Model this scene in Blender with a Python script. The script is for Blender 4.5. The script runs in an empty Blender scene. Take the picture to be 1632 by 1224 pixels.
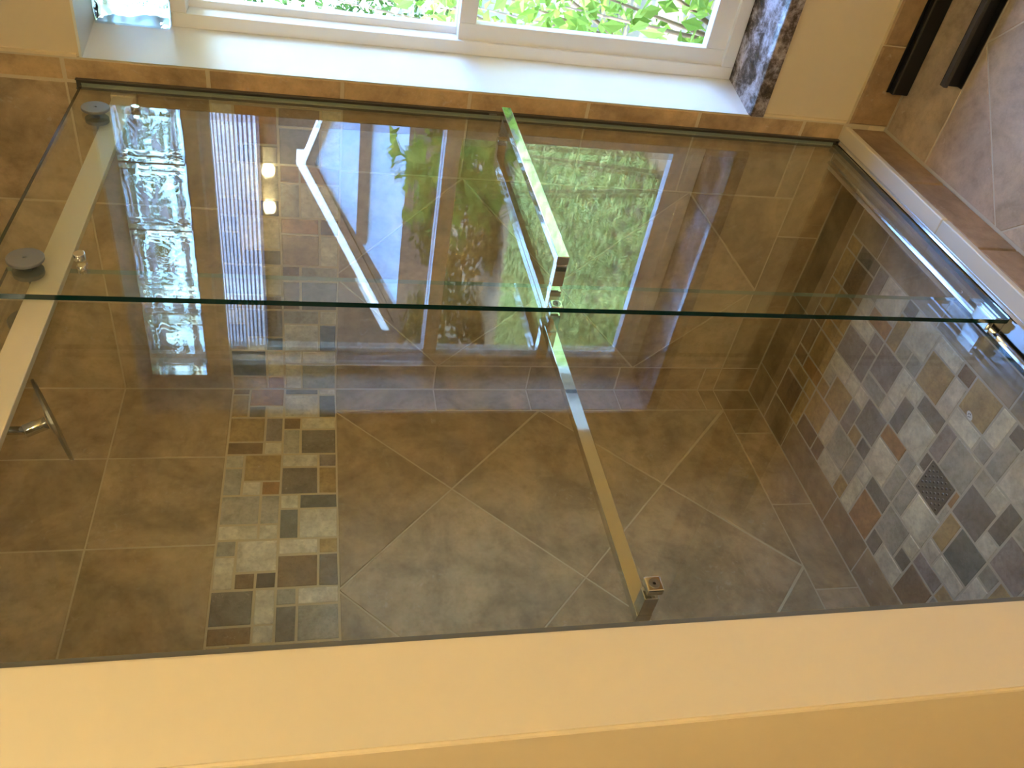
import bpy, bmesh, math, random
from mathutils import Vector, Matrix
random.seed(7)
sc = bpy.context.scene
COL = sc.collection

# ------------------------------------------------------------------ camera
cam_d = bpy.data.cameras.new('camera')
cam = bpy.data.objects.new('camera', cam_d); COL.objects.link(cam)
R_ = Vector((-0.16798275, -0.15481103, -0.97355808))      # picture right  (the phone was held sideways)
D_ = Vector((-0.66416199, 0.74757645, -0.00427845))       # picture down
F_ = Vector((0.72847145, 0.64588157, -0.22839955))        # view direction
cam.matrix_world = Matrix(((R_.x, -D_.x, -F_.x, -2.00165), (R_.y, -D_.y, -F_.y, -1.79917), (R_.z, -D_.z, -F_.z, 1.49566), (0, 0, 0, 1)))
cam_d.sensor_width = 36.0
cam_d.lens = 1326.92 / 1632 * 36.0
cam_d.clip_start = 0.02
sc.camera = cam

# ------------------------------------------------------------------ sky, sun, exposure
world = bpy.data.worlds.new('sky'); sc.world = world; world.use_nodes = True
wn = world.node_tree.nodes; wl = world.node_tree.links
sky = wn.new('ShaderNodeTexSky'); sky.sky_type = 'NISHITA'; sky.sun_disc = False
sky.sun_elevation = math.radians(52); sky.sun_rotation = math.radians(-15); sky.air_density = 1.3; sky.ozone_density = 3.0
wt = wn.new('ShaderNodeMix'); wt.data_type = 'RGBA'; wt.blend_type = 'MULTIPLY'; wt.inputs[0].default_value = 1.0; wt.inputs[7].default_value = (.76, .93, 1.22, 1)   # the photo is balanced for the warm lamps: daylight reads blue
wl.new(sky.outputs[0], wt.inputs[6]); wl.new(wt.outputs[2], wn['Background'].inputs['Color']); wn['Background'].inputs['Strength'].default_value = 4.4
sun_d = bpy.data.lights.new('sun', 'SUN'); sun_d.energy = 15.0; sun_d.angle = 0.01; sun_d.color = (1.0, 0.98, 0.95)
sun = bpy.data.objects.new('sun', sun_d); COL.objects.link(sun)
_sd = Vector((-0.2, 0.65, 1.0)).normalized()             # towards the sun (over the shower side of the house)
sun.rotation_euler = _sd.to_track_quat('Z', 'Y').to_euler(); sun.location = (4, 4, 6)
vs = sc.view_settings
vs.view_transform = 'Standard'; vs.look = 'None'; vs.gamma = 1.0; vs.use_curve_mapping = False
vs.exposure = 0.0
cy = sc.cycles
cy.max_bounces = 12; cy.transparent_max_bounces = 32; cy.glossy_bounces = 6; cy.transmission_bounces = 12; cy.diffuse_bounces = 5
cy.use_denoising = True; cy.sample_clamp_indirect = 220.0; cy.caustics_reflective = False; cy.caustics_refractive = False

# ------------------------------------------------------------------ materials
def lin(c):
    return tuple(((v / 255) / 12.92 if v <= 10 else (((v / 255) + .055) / 1.055) ** 2.4) for v in c)
def newmat(name):
    m = bpy.data.materials.new(name); m.use_nodes = True
    nt = m.node_tree; b = nt.nodes['Principled BSDF']
    return m, nt, nt.nodes, nt.links, b
def ramp(n, stops):
    r = n.new('ShaderNodeValToRGB'); cr = r.color_ramp
    while len(cr.elements) < len(stops): cr.elements.new(0.5)
    for e, (p, c) in zip(cr.elements, stops): e.position = p; e.color = (*c, 1)
    return r
def plain(name, rgb, rough=.5, metal=0., bump=0., bscale=60., spec=.5):
    m, nt, n, l, b = newmat(name)
    b.inputs['Base Color'].default_value = (*lin(rgb), 1); b.inputs['Roughness'].default_value = rough
    b.inputs['Metallic'].default_value = metal; b.inputs['Specular IOR Level'].default_value = spec
    if bump:
        tc = n.new('ShaderNodeTexCoord'); no = n.new('ShaderNodeTexNoise'); no.inputs['Scale'].default_value = bscale; no.inputs['Detail'].default_value = 4
        bp = n.new('ShaderNodeBump'); bp.inputs['Strength'].default_value = bump; bp.inputs['Distance'].default_value = .004
        l.new(tc.outputs['Object'], no.inputs['Vector']); l.new(no.outputs['Fac'], bp.inputs['Height']); l.new(bp.outputs['Normal'], b.inputs['Normal'])
    return m
def stone(name, scale, contrast, rough, pits=.0, warm=(1.0, .93, .82)):
    """tile stone: the object's own colour, clouded and veined, with a random offset for every tile"""
    m, nt, n, l, b = newmat(name)
    oi = n.new('ShaderNodeObjectInfo'); tc = n.new('ShaderNodeTexCoord')
    off = n.new('ShaderNodeVectorMath'); off.operation = 'MULTIPLY_ADD'
    cmb = n.new('ShaderNodeCombineXYZ')
    for k in range(3): l.new(oi.outputs['Random'], cmb.inputs[k])
    off.inputs[1].default_value = (37., 61., 83.); l.new(cmb.outputs[0], off.inputs[0]); l.new(tc.outputs['Object'], off.inputs[2])
    n1 = n.new('ShaderNodeTexNoise'); n1.inputs['Scale'].default_value = scale; n1.inputs['Detail'].default_value = 7; n1.inputs['Roughness'].default_value = .62; n1.inputs['Distortion'].default_value = .6
    n2 = n.new('ShaderNodeTexNoise'); n2.inputs['Scale'].default_value = scale * 5; n2.inputs['Detail'].default_value = 5; n2.inputs['Roughness'].default_value = .7
    l.new(off.outputs[0], n1.inputs['Vector']); l.new(off.outputs[0], n2.inputs['Vector'])
    lo = 1 - contrast; hi = 1 + contrast
    r1 = ramp(n, [(.30, (lo * 1.02, lo, lo * .95)), (.5, (1, 1, 1)), (.70, (hi, hi, hi))]); l.new(n1.outputs['Fac'], r1.inputs[0])
    r2 = ramp(n, [(.25, (.74, .72, .68)), (.5, (1, 1, 1)), (.75, (1.16, 1.17, 1.18))]); l.new(n2.outputs['Fac'], r2.inputs[0])
    x1 = n.new('ShaderNodeMix'); x1.data_type = 'RGBA'; x1.blend_type = 'MULTIPLY'; x1.inputs[0].default_value = 1
    x2 = n.new('ShaderNodeMix'); x2.data_type = 'RGBA'; x2.blend_type = 'MULTIPLY'; x2.inputs[0].default_value = 1
    l.new(oi.outputs['Color'], x1.inputs[6]); l.new(r1.outputs[0], x1.inputs[7]); l.new(x1.outputs[2], x2.inputs[6]); l.new(r2.outputs[0], x2.inputs[7])
    out = x2.outputs[2]
    if pits:
        n3 = n.new('ShaderNodeTexNoise'); n3.inputs['Scale'].default_value = scale * 9; n3.inputs['Detail'].default_value = 3; n3.inputs['Distortion'].default_value = 1.2
        l.new(off.outputs[0], n3.inputs['Vector'])
        n4 = n.new('ShaderNodeTexNoise'); n4.inputs['Scale'].default_value = scale * .9; l.new(off.outputs[0], n4.inputs['Vector'])
        r3 = ramp(n, [(.62, (0, 0, 0)), (.70, (1, 1, 1))]); l.new(n3.outputs['Fac'], r3.inputs[0])
        r4 = ramp(n, [(.50, (0, 0, 0)), (.62, (1, 1, 1))]); l.new(n4.outputs['Fac'], r4.inputs[0])
        mu = n.new('ShaderNodeMath'); mu.operation = 'MULTIPLY'; l.new(r3.outputs[0], mu.inputs[0]); l.new(r4.outputs[0], mu.inputs[1])
        mu2 = n.new('ShaderNodeMath'); mu2.operation = 'MULTIPLY'; mu2.inputs[1].default_value = pits; l.new(mu.outputs[0], mu2.inputs[0])
        x3 = n.new('ShaderNodeMix'); x3.data_type = 'RGBA'; x3.inputs[7].default_value = (*lin((214, 205, 190)), 1)
        l.new(mu2.outputs[0], x3.inputs[0]); l.new(out, x3.inputs[6]); out = x3.outputs[2]
    l.new(out, b.inputs['Base Color'])
    b.inputs['Roughness'].default_value = rough; b.inputs['Specular IOR Level'].default_value = .45
    bp = n.new('ShaderNodeBump'); bp.inputs['Strength'].default_value = .18; bp.inputs['Distance'].default_value = .003
    l.new(n2.outputs['Fac'], bp.inputs['Height']); l.new(bp.outputs['Normal'], b.inputs['Normal'])
    return m
def pane_mat(name, tint, ior=1.5):
    """clear flat glass: straight-through transmission plus Fresnel mirror on both faces"""
    m, nt, n, l, b = newmat(name); n.remove(b)
    o = n['Material Output']
    ge = n.new('ShaderNodeNewGeometry'); fr = n.new('ShaderNodeFresnel')
    mr = n.new('ShaderNodeMapRange'); mr.inputs['To Min'].default_value = ior; mr.inputs['To Max'].default_value = 1 / ior
    l.new(ge.outputs['Backfacing'], mr.inputs['Value']); l.new(mr.outputs[0], fr.inputs['IOR'])
    t = n.new('ShaderNodeBsdfTransparent'); t.inputs[0].default_value = (*tint, 1)
    g = n.new('ShaderNodeBsdfGlossy'); g.inputs['Roughness'].default_value = 0.0; g.inputs['Color'].default_value = (1, 1, 1, 1)
    mx = n.new('ShaderNodeMixShader'); l.new(fr.outputs[0], mx.inputs[0]); l.new(t.outputs[0], mx.inputs[1]); l.new(g.outputs[0], mx.inputs[2]); l.new(mx.outputs[0], o.inputs['Surface'])
    return m
def emit(name, rgb, s):
    m, nt, n, l, b = newmat(name)
    b.inputs['Base Color'].default_value = (0.8, 0.8, 0.8, 1); b.inputs['Emission Color'].default_value = (*rgb, 1); b.inputs['Emission Strength'].default_value = s
    return m
def leafmat(name, rgb, rgb2, trans=.35):
    m, nt, n, l, b = newmat(name); n.remove(b); o = n['Material Output']
    ge = n.new('ShaderNodeNewGeometry'); r = ramp(n, [(0, lin(rgb)), (1, lin(rgb2))]); l.new(ge.outputs['Random Per Island'], r.inputs[0])
    d = n.new('ShaderNodeBsdfDiffuse'); t = n.new('ShaderNodeBsdfTranslucent'); l.new(r.outputs[0], d.inputs[0]); l.new(r.outputs[0], t.inputs[0])
    mx = n.new('ShaderNodeMixShader'); mx.inputs[0].default_value = trans; l.new(d.outputs[0], mx.inputs[1]); l.new(t.outputs[0], mx.inputs[2]); l.new(mx.outputs[0], o.inputs['Surface'])
    return m
M = {}
M['trav'] = stone('travertine', 5.5, .36, .42, .25)
M['trav_floor'] = stone('travertine_floor', 5.5, .34, .5, .55)
M['slate'] = stone('tumbled_slate', 16.0, .28, .55, .35)
M['grout'] = plain('grout', (212, 196, 162), .9, bump=.3, bscale=300)
M['grout_floor'] = plain('grout_floor', (206, 198, 180), .9, bump=.3, bscale=300)
M['paint'] = plain('wall_paint', (228, 210, 176), .62, bump=.12, bscale=35)
M['caulk'] = plain('painted_caulk', (232, 212, 172), .6)
M['ceiling'] = plain('ceiling_paint', (232, 224, 208), .8)
M['white'] = plain('white_trim_paint', (236, 236, 230), .4)
M['vinyl'] = plain('white_vinyl', (238, 236, 232), .35)
M['marble'] = plain('cream_threshold', (226, 214, 192), .3, bump=.05)
M['satin'] = plain('satin_nickel', (226, 212, 180), .45, .2)
M['satin_dark'] = plain('satin_grey_metal', (150, 146, 138), .4, 1.0)
M['roller'] = plain('grey_roller_cap', (138, 134, 130), .5, .4)
M['chrome'] = plain('polished_chrome', (225, 225, 222), .05, 1.0)
M['alu'] = plain('bright_aluminium', (214, 216, 220), .14, 1.0)
M['black'] = plain('black_enamel', (14, 13, 12), .42)
M['black_lit'] = plain('black_lit_edge', (62, 56, 48), .5)  # lighter black paints in the highlight along the bars' upper edges
M['hole'] = plain('dark_hole', (10, 10, 10), .9)
M['drain'] = plain('drain_steel', (128, 126, 118), .32, .9)
M['glass'] = pane_mat('door_glass', (.962, .975, .955))
M['winglass'] = pane_mat('window_glass', (.97, .98, .975))
M['edge'] = plain('glass_edge', (6, 44, 42), .12)
M['edge_pale'] = plain('glass_edge_pale', (150, 160, 140), .2)  # pale copy paints in the bright look of edges seen through the glass
M['channel'] = plain('brown_grey_metal', (92, 84, 70), .4, .3)
M['etch'] = plain('etched_glass', (150, 160, 165), .6)
M['gasket'] = plain('grey_vinyl_seal', (120, 116, 104), .5)
m, nt, n, l, b = newmat('block_glass')
b.inputs['Base Color'].default_value = (.76, .86, .78, 1); b.inputs['Roughness'].default_value = .02; b.inputs['Transmission Weight'].default_value = 1; b.inputs['IOR'].default_value = 1.45
tc = n.new('ShaderNodeTexCoord'); no = n.new('ShaderNodeTexNoise'); no.inputs['Scale'].default_value = 13; no.inputs['Detail'].default_value = 1.0; no.inputs['Distortion'].default_value = .8
bp = n.new('ShaderNodeBump'); bp.inputs['Strength'].default_value = .55; bp.inputs['Distance'].default_value = .02
l.new(tc.outputs['Object'], no.inputs['Vector']); l.new(no.outputs['Fac'], bp.inputs['Height']); l.new(bp.outputs['Normal'], b.inputs['Normal'])
M['block'] = m
m, nt, n, l, b = newmat('granite')
tc = n.new('ShaderNodeTexCoord'); a1 = n.new('ShaderNodeTexNoise'); a1.inputs['Scale'].default_value = 15; a1.inputs['Detail'].default_value = 10; a1.inputs['Roughness'].default_value = .74; a1.inputs['Distortion'].default_value = .25
l.new(tc.outputs['Object'], a1.inputs['Vector'])
r = ramp(n, [(.34, lin((26, 24, 26))), (.45, lin((92, 78, 68))), (.52, lin((150, 138, 134))), (.62, lin((205, 196, 198))), (.72, lin((120, 92, 66)))]); l.new(a1.outputs['Fac'], r.inputs[0]); l.new(r.outputs[0], b.inputs['Base Color']); b.inputs['Roughness'].default_value = .09
M['granite'] = m
M['bulb'] = emit('lamp_bulb', (1.0, .90, .58), 270.0)
M['leaf1'] = leafmat('leaf_bright', (96, 124, 44), (150, 172, 84))
M['leaf2'] = leafmat('leaf_mid', (50, 78, 36), (104, 130, 62))
M['leaf_dark'] = leafmat('leaf_dark', (30, 44, 24), (58, 74, 38))
M['leaf3'] = leafmat('leaf_glare', (214, 214, 196), (150, 178, 110))  # pale tone stands in for the glare of brightly lit leaves
M['twig'] = plain('twig_bark', (122, 98, 72), .8)
M['straw'] = leafmat('dry_straw', (190, 172, 128), (222, 208, 170), .1)
M['grass'] = leafmat('lawn_grass', (112, 138, 72), (172, 190, 122), .3)
M['soil'] = plain('soil', (108, 96, 70), .95, bump=.5, bscale=8)
M['nb_wall'] = plain('brown_stained_wood', (92, 70, 52), .7)
M['nb_roof'] = plain('grey_roof_shingle', (70, 68, 78), .8, bump=.4, bscale=30)
M['nb_edge'] = plain('pale_shingle_edge', (176, 174, 182), .8)
M['nb_blue'] = plain('pale_blue_siding', (160, 186, 214), .6)
M['nb_white'] = plain('white_fascia', (236, 236, 232), .6)
M['brick'] = plain('red_brick', (150, 78, 60), .8)

# ------------------------------------------------------------------ helpers
def link(name, me, mat=None, parent=None, loc=None):
    o = bpy.data.objects.new(name, me); COL.objects.link(o)
    if mat is not None and me is not None: me.materials.append(mat)
    if loc is not None: o.location = loc
    if parent is not None: o.parent = parent
    return o
def tag(o, label=None, cat=None, group=None, kind=None):
    if label: o['label'] = label
    if cat: o['category'] = cat
    if group: o['group'] = group
    if kind: o['kind'] = kind
    return o
def empty(name, loc, label=None, cat=None, group=None, kind=None):
    return tag(link(name, None, None, None, loc), label, cat, group, kind)
def under(o, root):
    """parent a world-placed mesh to its thing"""
    o.parent = root; o.location = o.location - root.matrix_basis.to_translation()
    return o
def box_bm(bm, x0, x1, y0, y1, z0, z1):
    v = [bm.verts.new((x, y, z)) for x in (x0, x1) for y in (y0, y1) for z in (z0, z1)]
    for f in ((0, 1, 3, 2), (4, 6, 7, 5), (0, 4, 5, 1), (2, 3, 7, 6), (0, 2, 6, 4), (1, 5, 7, 3)): bm.faces.new([v[i] for i in f])
def finish(bm, name, mat, root=None, bevel=0., seg=2, smooth=False):
    """centre the mesh on its own middle, so that the object stands where the thing stands"""
    bmesh.ops.recalc_face_normals(bm, faces=bm.faces)
    if bevel: bmesh.ops.bevel(bm, geom=list(bm.edges), offset=bevel, segments=seg, affect='EDGES', profile=.5, clamp_overlap=True)
    if smooth:
        for f in bm.faces: f.smooth = True
    lo = Vector((1e9,) * 3); hi = -lo
    for v in bm.verts:
        for k in range(3): lo[k] = min(lo[k], v.co[k]); hi[k] = max(hi[k], v.co[k])
    c = (lo + hi) / 2; c.z = lo.z if root is None else c.z
    for v in bm.verts: v.co -= c
    me = bpy.data.meshes.new(name); bm.to_mesh(me); bm.free()
    o = link(name, me, mat, None, c)
    if root is not None: under(o, root)
    return o
def box(name, x0, x1, y0, y1, z0, z1, mat, root=None, bevel=0., seg=2):
    bm = bmesh.new(); box_bm(bm, min(x0, x1), max(x0, x1), min(y0, y1), max(y0, y1), min(z0, z1), max(z0, z1))
    return finish(bm, name, mat, root, bevel, seg)
def cyl(name, p, q, r, mat, root=None, seg=28, r2=None, bevel=0.):
    p = Vector(p); q = Vector(q); bm = bmesh.new(); d = q - p
    rot = d.to_track_quat('Z', 'Y').to_matrix().to_4x4()
    bmesh.ops.create_cone(bm, cap_ends=True, segments=seg, radius1=r, radius2=r if r2 is None else r2, depth=d.length, matrix=Matrix.Translation((p + q) / 2) @ rot)
    if bevel: bmesh.ops.bevel(bm, geom=[e for e in bm.edges if any(len(f.verts) > 4 for f in e.link_faces)], offset=bevel, segments=2, affect='EDGES', profile=.5)
    o = finish(bm, name, mat, root)
    for f in o.data.polygons: f.use_smooth = len(f.vertices) == 4
    return o
def lathe(name, p, axis, prof, mat, root=None, seg=32):
    """profile of (distance along the axis, radius)"""
    p = Vector(p); rot = Vector(axis).to_track_quat('Z', 'Y').to_matrix(); bm = bmesh.new(); rings = []
    for h, r in prof:
        rings.append([bm.verts.new(p + rot @ Vector((r * math.cos(2 * math.pi * k / seg), r * math.sin(2 * math.pi * k / seg), h))) for k in range(seg)])
    for a, b_ in zip(rings, rings[1:]):
        for k in range(seg): bm.faces.new((a[k], a[(k + 1) % seg], b_[(k + 1) % seg], b_[k]))
    bm.faces.new(rings[0][::-1]); bm.faces.new(rings[-1])
    o = finish(bm, name, mat, root)
    o.data.update()
    return o
def inset(poly, d):
    n_ = len(poly); out = []
    for i in range(n_):
        a, b_, c = Vector(poly[i - 1]), Vector(poly[i]), Vector(poly[(i + 1) % n_])
        e1 = (b_ - a).normalized(); e2 = (c - b_).normalized()
        n1 = Vector((-e1.y, e1.x)); n2 = Vector((-e2.y, e2.x))
        k = 1 + n1.dot(n2)
        out.append(b_ + (n1 + n2) * (d / max(k, .3)))
    return out
def clip(poly, x0, x1, y0, y1):
    def cut(p, f, g):
        r = []
        for i in range(len(p)):
            a, b_ = p[i - 1], p[i]; fa, fb = f(a), f(b_)
            if fa >= 0 and fb >= 0: r.append(b_)
            elif fa >= 0 > fb: r.append(g(a, b_, fa, fb))
            elif fb >= 0 > fa: r.append(g(a, b_, fa, fb)); r.append(b_)
        return r
    mix = lambda a, b_, fa, fb: (a[0] + (b_[0] - a[0]) * fa / (fa - fb), a[1] + (b_[1] - a[1]) * fa / (fa - fb))
    for f in (lambda p: p[0] - x0, lambda p: x1 - p[0], lambda p: p[1] - y0, lambda p: y1 - p[1]):
        poly = cut(poly, f, mix)
        if len(poly) < 3: return []
    out = []
    for p in poly:
        if not out or math.hypot(p[0] - out[-1][0], p[1] - out[-1][1]) > .004: out.append(p)
    if len(out) > 2 and math.hypot(out[0][0] - out[-1][0], out[0][1] - out[-1][1]) < .004: out.pop()
    return out if len(out) > 2 else []
def tile(name, poly, frame, mat, root, color, gap=.0018, t=.006, bev=.0016, jit=0.):
    """one tile: a prism with an eased edge; frame = (origin, u, v, n): face at n = 0, back at n = -t"""
    if len(poly) < 3: return None
    area = sum(poly[i - 1][0] * poly[i][1] - poly[i][0] * poly[i - 1][1] for i in range(len(poly)))
    if area < 0: poly = poly[::-1]
    if abs(area) < 4e-4: return None
    o, u, v, nn = frame
    if jit: poly = [(p[0] + random.uniform(-jit, jit), p[1] + random.uniform(-jit, jit)) for p in poly]
    A = inset(poly, gap); B = inset(poly, gap + bev)
    cx = sum(p[0] for p in A) / len(A); cyy = sum(p[1] for p in A) / len(A)
    c = o + u * cx + v * cyy
    dz = random.uniform(-.0003, .0003)
    W = lambda p, h: u * (p[0] - cx) + v * (p[1] - cyy) + nn * h
    k = len(A); vs_ = [W(p, -t) for p in A] + [W(p, -bev + dz) for p in A] + [W(p, dz) for p in B]
    fs = [[i, (i + 1) % k, k + (i + 1) % k, k + i] for i in range(k)] + [[k + i, k + (i + 1) % k, 2 * k + (i + 1) % k, 2 * k + i] for i in range(k)] + [list(range(2 * k, 3 * k))]
    if u.cross(v).dot(nn) < 0: fs = [f[::-1] for f in fs]
    me = bpy.data.meshes.new(name); me.from_pydata(vs_, [], fs); me.update()
    ob = link(name, me, mat, root, c); ob.color = (*color, 1)
    return ob
def rect(a0, a1, b0, b1): return [(a0, b0), (a1, b0), (a1, b1), (a0, b1)]
def vary(c, a=.10):
    k = 1 + random.uniform(-a, a); return tuple(max(0, v * k * (1 + random.uniform(-.014, .014))) for v in c)
PAL = {k: lin(v) for k, v in {'L': (222, 214, 194), 'G': (180, 174, 160), 'P': (158, 146, 136), 'D': (134, 126, 114), 'S': (120, 122, 114),
                              'B': (146, 120, 88), 'O': (178, 136, 84), 'T': (184, 156, 106), 'V': (104, 92, 80)}.items()}
TRAV = [lin((182, 158, 122)), lin((175, 152, 117)), lin((188, 165, 130)), lin((178, 153, 115))]
def trav(a=.08): return vary(random.choice(TRAV), a)

# ------------------------------------------------------------------ room shell
FZ = -0.057            # bathroom floor
CZ = 2.40              # ceiling
XW, YF = -3.45, -3.65  # far walls of the bathroom behind the photographer
P_ = .31
ZB, ZT = 1.4384, 1.7449
# window hole
WY0, WY1, WZ0, WZ1 = -1.86, -.995, .33, 2.015
def struct(o): o['kind'] = 'structure'; return o
bm = bmesh.new()
for (y0, y1, z0, z1) in ((WY1, .0, FZ - .1, CZ), (YF, WY0, FZ - .1, CZ), (WY0, WY1, FZ - .1, WZ0), (WY0, WY1, WZ1, CZ)):
    box_bm(bm, .008, .30, y0, y1, z0, z1)
me = bpy.data.meshes.new('wall_right'); bmesh.ops.recalc_face_normals(bm, faces=bm.faces); bm.to_mesh(me); bm.free()
wall_right = struct(link('wall_right', me, M['paint']))
def shell(name, x0, x1, y0, y1, z0, z1, mat):
    bm = bmesh.new(); box_bm(bm, x0, x1, y0, y1, z0, z1); bmesh.ops.recalc_face_normals(bm, faces=bm.faces)
    me = bpy.data.meshes.new(name); bm.to_mesh(me); bm.free()
    return struct(link(name, me, mat))
wall_back = shell('wall_back', XW, .30, .008, .16, FZ - .1, CZ, M['paint'])
wall_left = shell('wall_left', XW - .12, XW, YF, .16, FZ - .1, CZ, M['paint'])
wall_front = shell('wall_front', XW - .12, .30, YF - .12, YF, FZ - .1, CZ, M['paint'])
ceiling = shell('ceiling', XW - .12, .30, YF - .12, .16, CZ, CZ + .12, M['ceiling'])
# short wall between the shower and the place where the photographer stands
bm = bmesh.new(); box_bm(bm, -1.625, -1.505, -.985, .0, FZ, CZ)
me = bpy.data.meshes.new('wall_partition'); bmesh.ops.recalc_face_normals(bm, faces=bm.faces)
bmesh.ops.bevel(bm, geom=[e for e in bm.edges if abs(e.verts[0].co.z - e.verts[1].co.z) > 1], offset=.004, segments=3, affect='EDGES'); bm.to_mesh(me); bm.free()
wall_part = struct(link('wall_partition', me, M['paint']))
floor = shell('floor', XW, .008, YF, -.975, FZ - .1, FZ - .0014, M['grout_floor'])
floor2 = shell('floor', XW, -1.63, -.975, .008, FZ - .1, FZ - .0014, M['grout_floor'])
floor_sh = shell('floor', -1.505, .008, -.86, .008, -.09, -.0012, M['grout_floor'])

X, Y, Z = Vector((1, 0, 0)), Vector((0, 1, 0)), Vector((0, 0, 1)); O0 = Vector((0, 0, 0))
FR = (O0, -Y, Z, -X)       # right wall: u = towards the room, v = up
FB = (O0, -X, Z, -Y)       # back wall: u = to the left, v = up
FL = (Vector((-1.494, 0, 0)), -Y, Z, X)
FF = (O0, -X, -Y, Z)       # shower floor: u = to the left, v = towards the room
FO = (Vector((0, 0, FZ)), -X, -Y, Z)
def bed(name, x0, x1, y0, y1, z0, z1, root, mat=None): return box(name, x0, x1, y0, y1, z0, z1, mat or M['grout'], root)
bed('grout_bed', .0012, .008, -.993, .0, -.003, CZ, wall_right)
bed('grout_bed', -1.505, .003, .0012, .008, -.003, CZ, wall_back)
bed('grout_bed', -1.505, -1.497, -.93, .003, -.003, CZ, wall_part)

# upper field tiles (12 in), rows above the mosaic band
rows = [(ZT, ZT + .308), (ZT + .308, ZT + .616), (ZT + .616, CZ)]
def field(frame, us, root):
    for z0, z1 in rows:
        for a, b_ in zip(us, us[1:]): tile('wall_tile', rect(a, b_, z0, z1), frame, M['trav'], root, trav())
field(FR, [0, .318, .626, .936], wall_right)
field(FB, [0, .288, .596, .904, 1.212, 1.494], wall_back)
field(FL, [0, .308, .616, .93], wall_part)
# narrow edge tiles beside the glass, outside the shower
ez = [.072, .197, .507, .817, 1.127, ZB, ZT, ZT + .308, ZT + .616, CZ]
for a, b_ in zip(ez, ez[1:]): tile('edge_tile', rect(.937, .993, a, b_), FR, M['trav'], wall_right, vary(lin((190, 158, 116)), .06), bev=.004)
# border of the diagonal panel
bz = [.137, .197, .507, .817, 1.127, ZB]
for fr, root, w in ((FR, wall_right, .1), (FB, wall_back, .1)):
    for a, b_ in zip(bz, bz[1:]): tile('border_tile', rect(0, w, a, b_), fr, M['trav'], root, trav(.05))
    tile('border_tile', rect(0, w, 0, .137), fr, M['trav'], root, trav(.05))
for a, b_ in zip(bz, bz[1:]):
    tile('border_tile', rect(.755, .937, a, b_), FR, M['trav'], wall_right, trav(.05))
    tile('border_tile', rect(1.40, 1.494, a, b_), FB, M['trav'], wall_back, trav(.05))
for a, b_ in zip((.1, .318, .626), (.318, .626, .937)): tile('border_tile', rect(a, b_, 0, .137), FR, M['trav'], wall_right, trav(.05))
for a, b_ in zip((.1, .215, .523, .831, 1.139), (.215, .523, .831, 1.139, 1.494)): tile('border_tile', rect(a, b_, 0, .137), FB, M['trav'], wall_back, trav(.05))
# diagonal 18 in tiles
def diag(frame, root, u0, u1, z0, z1, uc, zc, h):
    for i in range(-8, 9):
        for j in range(-8, 9):
            if (i + j) % 2: continue
            cu, cz = uc + i * h, zc + j * h
            p = clip([(cu, cz - h), (cu + h, cz), (cu, cz + h), (cu - h, cz)], u0, u1, z0, z1)
            if p: tile('diagonal_tile', p, frame, M['trav'], root, trav(.07))
diag(FB, wall_back, .1, 1.40, .137, ZB, .102, .465, .3255)
diag(FR, wall_right, .1, .755, .137, ZB, .4275, .465, .3275)
for z0, z1 in ((0, .308), (.308, .616), (.616, .924), (.924, 1.232), (1.232, ZB)):
    for a, b_ in ((0, .308), (.308, .616), (.616, .93)): tile('wall_tile', rect(a, b_, z0, z1), FL, M['trav'], wall_part, trav())

# mosaic band: sheets of 6 x 6 units; (c, r, w, h) with c counted downwards and r counted away from the corner
SHEET = [(0, 2, 2, 2), (2, 2, 1, 2), (3, 2, 1, 1), (4, 2, 2, 1), (3, 3, 1, 2), (4, 3, 2, 2), (0, 4, 2, 1), (2, 4, 1, 1),
         (0, 5, 1, 1), (1, 5, 2, 2), (3, 5, 2, 1), (5, 5, 1, 1), (0, 6, 1, 2), (3, 6, 2, 2), (5, 6, 1, 2), (1, 7, 1, 1), (2, 7, 1, 1)]
BACK = {(1, -1): 'O', (0, 0): 'T', (3, 0): 'L', (5, 0): 'D', (1, 1): 'D', (2, 1): 'L', (0, 2): 'T', (2, 2): 'P', (3, 2): 'B', (4, 2): 'L', (3, 3): 'G', (4, 3): 'D',
        (0, 4): 'B', (2, 4): 'L', (0, 5): 'L', (1, 5): 'T', (3, 5): 'L', (5, 5): 'P', (0, 6): 'G', (3, 6): 'D', (5, 6): 'T', (1, 7): 'L', (2, 7): 'O', (0, 8): 'G', (2, 8): 'G', (3, 8): 'L',
        (4, 8): 'S', (3, 9): 'S', (4, 9): 'L', (0, 10): 'L', (2, 10): 'L', (0, 11): 'G', (1, 11): 'L', (3, 11): 'L', (5, 11): 'T', (0, 12): 'L', (3, 12): 'B', (5, 12): 'D', (1, 13): 'B', (2, 13): 'V',
        (0, 14): 'D', (2, 14): 'L', (3, 14): 'G', (4, 14): 'L', (3, 15): 'D', (4, 15): 'G', (0, 16): 'B', (2, 16): 'L'}
U_ = (ZT - ZB) / 6
def band(frame, root, r0, r1, flip, off, umax, cols):
    for k in range(r0 // 6 - 2, r1 // 6 + 2):
        for c, r, w, h in SHEET:
            rr = r + 6 * k
            if flip: s = 4 - rr - h + 1          # on the right wall the sheets run the other way
            else: s = rr
            u0, u1 = off + s * .0508, off + (s + h) * .0508
            p = clip(rect(u0, u1, ZT - (c + w) * U_, ZT - c * U_), 0, umax, ZB, ZT)
            if not p: continue
            key = cols.get((c, s)) or random.choice('LLLLTGGPDDBO')
            tile('mosaic_tile', p, frame, M['slate'], root, vary(PAL[key], .07), gap=.0022, bev=.0022, jit=.0009)
band(FB, wall_back, -6, 30, False, .027, 1.494, BACK)
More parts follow.
